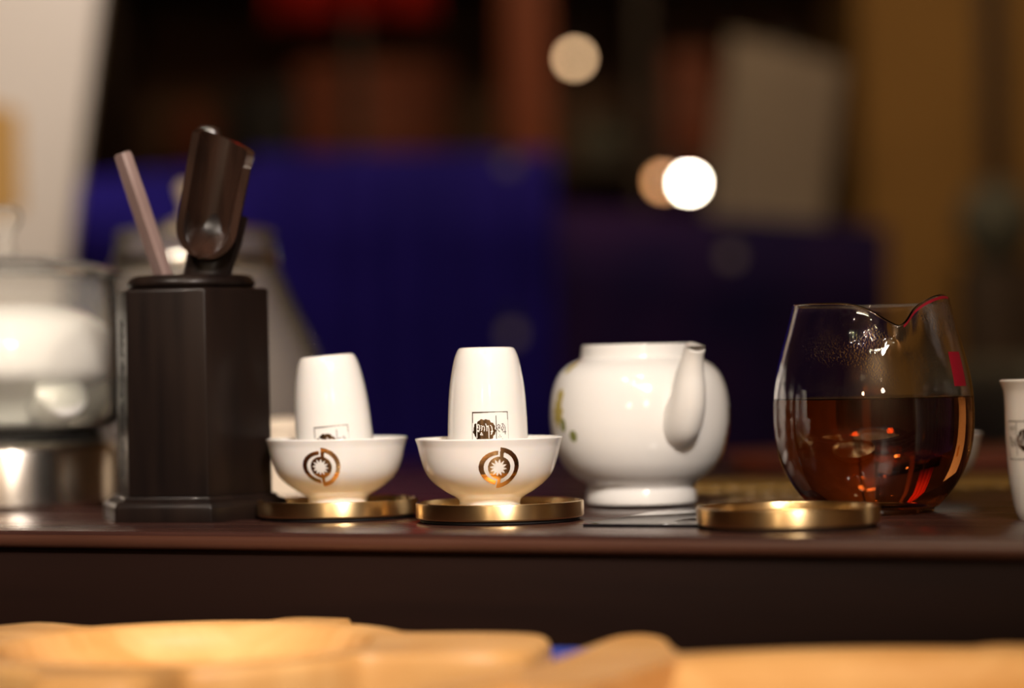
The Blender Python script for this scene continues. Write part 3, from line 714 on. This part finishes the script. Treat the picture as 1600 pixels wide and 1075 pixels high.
# ------------------------------------------------------------------ background of the room
def cloth_screen(x0, x1, y, ztops, m, label, fold=.018, nf=9, group='cloth covered partitions'):
    n = 160; v = []; f = []; rows = 10
    zf = lambda t: ztops[0] + (ztops[1] - ztops[0]) * t
    t_ = thing('cloth_screen', label, 'screen', ((x0 + x1) / 2, y, FZ), 0, group)
    for r_ in range(rows + 1):
        for i in range(n + 1):
            t = i / n; h = r_ / rows; amp = fold * (1 - .6 * h)
            v.append((x0 + (x1 - x0) * t - (x0 + x1) / 2, amp * math.sin(t * nf * 2 * PI + .8 * math.sin(7 * t)) - .03, (zf(t) - FZ) * h))
    for r_ in range(rows):
        for i in range(n): a = r_ * (n + 1) + i; f.append((a, a + 1, a + n + 2, a + n + 1))
    o = raw('cloth', v, f, m, t_, 180)
    mo = o.modifiers.new('thickness', 'SOLIDIFY'); mo.thickness = .004
    w = (x1 - x0) / 2
    bm = bmesh.new()
    for a in range(1):
        vv = [bm.verts.new(p) for p in ((-w, .0, 0), (w, .0, 0), (w, .0, zf(1) - FZ - .004), (-w, .0, zf(0) - FZ - .004), (-w, .04, 0), (w, .04, 0), (w, .04, zf(1) - FZ - .004), (-w, .04, zf(0) - FZ - .004))]
        for q in ((0, 1, 2, 3), (5, 4, 7, 6), (3, 2, 6, 7), (1, 5, 6, 2), (4, 0, 3, 7), (0, 4, 5, 1)): bm.faces.new([vv[i] for i in q])
    obj('screen_frame', bm, M['darkwood'], t_)
YD = 3.0
X = lambda px, Y=YD, z=.2: xat(px, Y, z)
cloth_screen(X(95), X(395), YD, (hz(285, 95, YD), hz(262, 395, YD)), M['blue_cloth'], 'royal blue draped cloth screen behind the glass kettles', .012, 6)
cloth_screen(X(400), X(868), YD, (hz(243, 400, YD), hz(240, 868, YD)), M['blue_cloth'], 'tallest royal blue draped cloth screen, behind the two aroma cups', .014, 8)
cloth_screen(X(872), X(1392), YD + .05, (hz(318, 872, YD), hz(352, 1392, YD)), M['shaded_blue_cloth'], 'blue draped cloth screen coloured dark for dimmer light, behind the teapot and pitcher', .012, 8)

def board(name, corners, y, m, label, cat, depth=.02):
    """corners in pixels, clockwise from top left"""
    bm = bmesh.new(); F_ = [at(px, py, y) for px, py in corners]; B_ = [p + Vector((0, depth, 0)) for p in F_]
    a = [bm.verts.new(p) for p in F_]; b = [bm.verts.new(p) for p in B_]; n = len(a)
    bm.faces.new(a); bm.faces.new(b[::-1])
    for i in range(n): j_ = (i + 1) % n; bm.faces.new((a[i], b[i], b[j_], a[j_]))
    o = obj(name, bm, m)
    return tag(o, label, cat) if label else o
# cream display board at far left, standing on the floor
YL = 2.45
fl = lambda px, Y: hz(0, px, Y)
cb = thing('display_board', 'tall cream display board leaning at the far left edge', 'board', (0, 0, 0))
bl = [at(-330, -260, YL), at(188, -260, YL), at(188 - 0, -260, YL)]
o = board('panel', [(-330, -260), (186, -260), (96, 470), (60, 760), (-330, 760)], YL, M['cream_board'], None, None, .02); o.parent = cb
o = board('printed_patch', [(-60, 150), (30, 175), (34, 330), (-60, 350)], YL - .002, M['ochre_paint'], None, None, .002); o.parent = cb
q = at(60, 760, YL); q0 = at(-330, 760, YL)
box('stand_foot', q0.x, q.x, YL, YL + .03, FZ, q.z + .01, M['cream_board'], 0, cb)
# grey board on an easel
YG = 3.2
eg = thing('easel', 'grey poster board propped on a dark easel above the darkened blue screen', 'easel', (0, 0, 0))
o = board('poster_board', [(1142, 52), (1318, 100), (1288, 352), (1104, 338)], YG, M['board'], None, None, .012); o.parent = eg
for a, b in (((1140, 345), (1085, 1500)), ((1270, 352), (1310, 1500)), ((1225, 60), (1200, 1500))):
    p, q = at(*a, YG + .03), at(*b, YG + .03); tt_ = (FZ - p.z) / (q.z - p.z); q = p + (q - p) * tt_
    if b[0] == 1200: q.y += .35
    sweep('leg', [p, q], .010, M['black_paint'], eg, 12)
o = board('ledge', [(1090, 338), (1300, 352), (1300, 364), (1090, 350)], YG - .02, M['black_paint'], None, None, .05); o.parent = eg
# orange lacquered post
pp = thing('lacquered_post', 'orange-red lacquered square post rising behind the blue screen', 'post', (X(828, 4.0), 4.0, FZ))
box('shaft', -.042, .042, -.04, .04, .06, CZ - FZ - .06, M['orange_paint'], .006, pp)
box('plinth', -.06, .06, -.06, .06, 0, .06, M['orange_paint'], .006, pp)
box('capital', -.06, .06, -.06, .06, CZ - FZ - .06, CZ - FZ, M['orange_paint'], .006, pp)
# red banner hanging from the ceiling: only its lower edge shows
xa, xb = X(425, 3.6), X(690, 3.6); zb = hz(32, 560, 3.6)
rb_ = thing('hanging_banner', 'bright red banner hanging down at the top of the view', 'banner', ((xa + xb) / 2, 3.6, zb))
bm = bmesh.new(); n = 24; w = (xb - xa) / 2; row = []
for h in (0, .3, .6):
    row.append([bm.verts.new((-w + 2 * w * i / n, .01 * math.sin(i * .9), h)) for i in range(n + 1)])
for r0_, r1_ in zip(row, row[1:]):
    for i in range(n): bm.faces.new((r0_[i], r0_[i + 1], r1_[i + 1], r1_[i]))
o = obj('banner_cloth', bm, M['red_paint'], rb_, 180); mo = o.modifiers.new('thickness', 'SOLIDIFY'); mo.thickness = .004
sweep('rod', [(-w - .03, 0, .605), (w + .03, 0, .605)], .009, M['darkwood'], rb_, 12)
for s in (-1, 1): sweep('cord', [(s * w * .9, 0, .61), (s * w * .9, 0, CZ - zb)], .002, M['darkwood'], rb_, 8)
# wooden shelf case against the back wall with boxes and jars
YC_ = 4.6
def bxp(name, px0, px1, py0, py1, Y, dy, m, parent=None, bev=0):
    return box(name, xat(px0, Y, .3), xat(px1, Y, .3), Y, Y + dy, hz(py1, (px0 + px1) / 2, Y), hz(py0, (px0 + px1) / 2, Y), m, bev, parent)
bc = thing('wall_shelf', 'dark wooden shelf case standing along the brown back wall', 'shelf', (0, 0, 0))
x0, x1 = xat(170, YC_, .3), xat(1330, YC_, .3)
zsh = [FZ + .05, hz(560, 700, YC_), hz(262, 700, YC_), hz(-60, 700, YC_)]
for z in zsh: box('shelf_board', x0, x1, YC_, 4.98, z - .012, z + .012, M['darkwood'], .002, bc)
for xx in (x0, xat(560, YC_, .3), xat(1010, YC_, .3), x1): box('upright', xx - .012, xx + .012, YC_, 4.98, FZ, zsh[-1] + .012, M['darkwood'], .002, bc)
shelf_z = zsh[2] + .012
def shelf_item(kind, px0, px1, py0, m, label, cat):
    a, b = xat(px0, YC_, .3), xat(px1, YC_, .3); h = hz(py0, (px0 + px1) / 2, YC_) - shelf_z; w = (b - a) / 2
    t = thing(kind, label, cat, ((a + b) / 2, YC_ + .12, shelf_z))
    if kind == 'gift_box':
        box('box_body', -w, w, -.08, .08, 0, h * .7, m, .003, t); box('lid', -w - .003, w + .003, -.083, .083, h * .7, h, m, .003, t)
    else:
        lathe('jar_body', crom([(0, 0), (w * .7, 0), (w, h * .3), (w, h * .6), (w * .6, h * .82), (w * .5, h * .85)], 4) + [(0, h * .85)], m, t, 48, 50)
        lathe('lid', crom([(w * .55, h * .85), (w * .5, h * .93), (w * .12, h * .96), (w * .1, h), (0, h)], 3), m, t, 32, 50)
shelf_item('ceramic_jar', 255, 335, 150, M['rust'], 'rust brown lidded jar on the back shelf above the tea tools', 'jar')
shelf_item('gift_box', 470, 700, 90, M['rust'], 'wide rust brown box on the back shelf under the red banner', 'box')
shelf_item('ceramic_jar', 905, 985, 175, M['grey_green'], 'grey-green lidded jar on the back shelf beside the orange post', 'jar')
shelf_item('gift_box', 1052, 1125, 75, M['orange_paint'], 'orange-red box on the back shelf beside the poster board', 'box')
shelf_item('gift_box', 350, 460, 130, M['black_paint'], 'black lacquer box on the back shelf left of the wide rust box', 'box')
# grey-green round drum lamp on a stand before the ochre wall
YV = 3.9; vx = xat(1558, YV, .3)
vt = thing('stone_vase', 'large round grey-green vase on a dark plinth before the ochre wall', 'vase', (vx, YV, FZ))
zb_ = hz(412, 1558, YV) - FZ; zt3 = hz(288, 1558, YV) - FZ; rv = 62 / F * YV
lathe('vase_body', crom([(0, zb_), (rv * .5, zb_), (rv * .85, zb_ + (zt3 - zb_) * .25), (rv, zb_ + (zt3 - zb_) * .55), (rv * .8, zb_ + (zt3 - zb_) * .85), (rv * .5, zt3)], 5) + [(rv * .42, zt3), (0, zt3 - .02)], M['grey_green'], vt, 64, 60)
box('plinth', -.06, .06, -.06, .06, 0, zb_, M['darkwood'], .004, vt)
# chair-like grey upholstered block low at the right
YU = 2.6
ub = thing('padded_stool', 'grey upholstered stool beyond the table, behind the mouth-up cup', 'stool', (xat(1600, YU, 0), YU, FZ))
wu = 75 / F * YU; zs = hz(560, 1600, YU) - FZ
box('cushion', -wu, wu, -.2, .2, zs - .12, zs, M['grey_green'], .03, ub, seg=4)
for sx in (-1, 1):
    for sy in (-1, 1): box('leg', sx * (wu - .02) - .012, sx * (wu - .02) + .012, sy * .17 - .012, sy * .17 + .012, 0, zs - .115, M['darkwood'], .002, ub)

# ------------------------------------------------------------------ small lamps far behind; the dim bulbs are added for reflected glints
def bulb(px, py, Y, m, label, r=.009, parent_y=None):
    p = at(px, py, Y); t = thing('hanging_lamp', label, 'lamp', p, 0, 'small lamps in the room behind')
    bm = bmesh.new(); bmesh.ops.create_uvsphere(bm, u_segments=24, v_segments=16, radius=r); obj('bulb', bm, m, t, 180)
    lathe('socket', [(0, r * .8), (r * .7, r * .8), (r * .75, r * 2.2), (r * .3, r * 2.8), (0, r * 2.8)], M['dark_metal'], t, 24, 40)
    sweep('cord', [(0, 0, r * 2.6), (0, 0, CZ - p.z)], .0012, M['dark_metal'], t, 8)
bulb(1077, 286, 2.95 + .9, M['bulb_white'], 'brilliant white hanging lamp beside the grey poster board')
bulb(1036, 284, 3.88, M['bulb_orange'], 'orange hanging lamp overlapping the brilliant white one')
bulb(898, 91, 3.85, M['bulb_tan'], 'soft tan hanging lamp high up beside the orange post')
bulb(795, 256, 2.8, M['glint_glow'], 'faint pale bulb added for a reflected glint over the top of the blue screen')
bulb(800, 522, 2.75, M['glint_glow'], 'faint bulb added for a reflected glint between the upright cup and the teapot')
bulb(1142, 400, 2.8, M['glint_glow'], 'faint bulb added for a reflected glint against the darkened blue screen above the teapot')
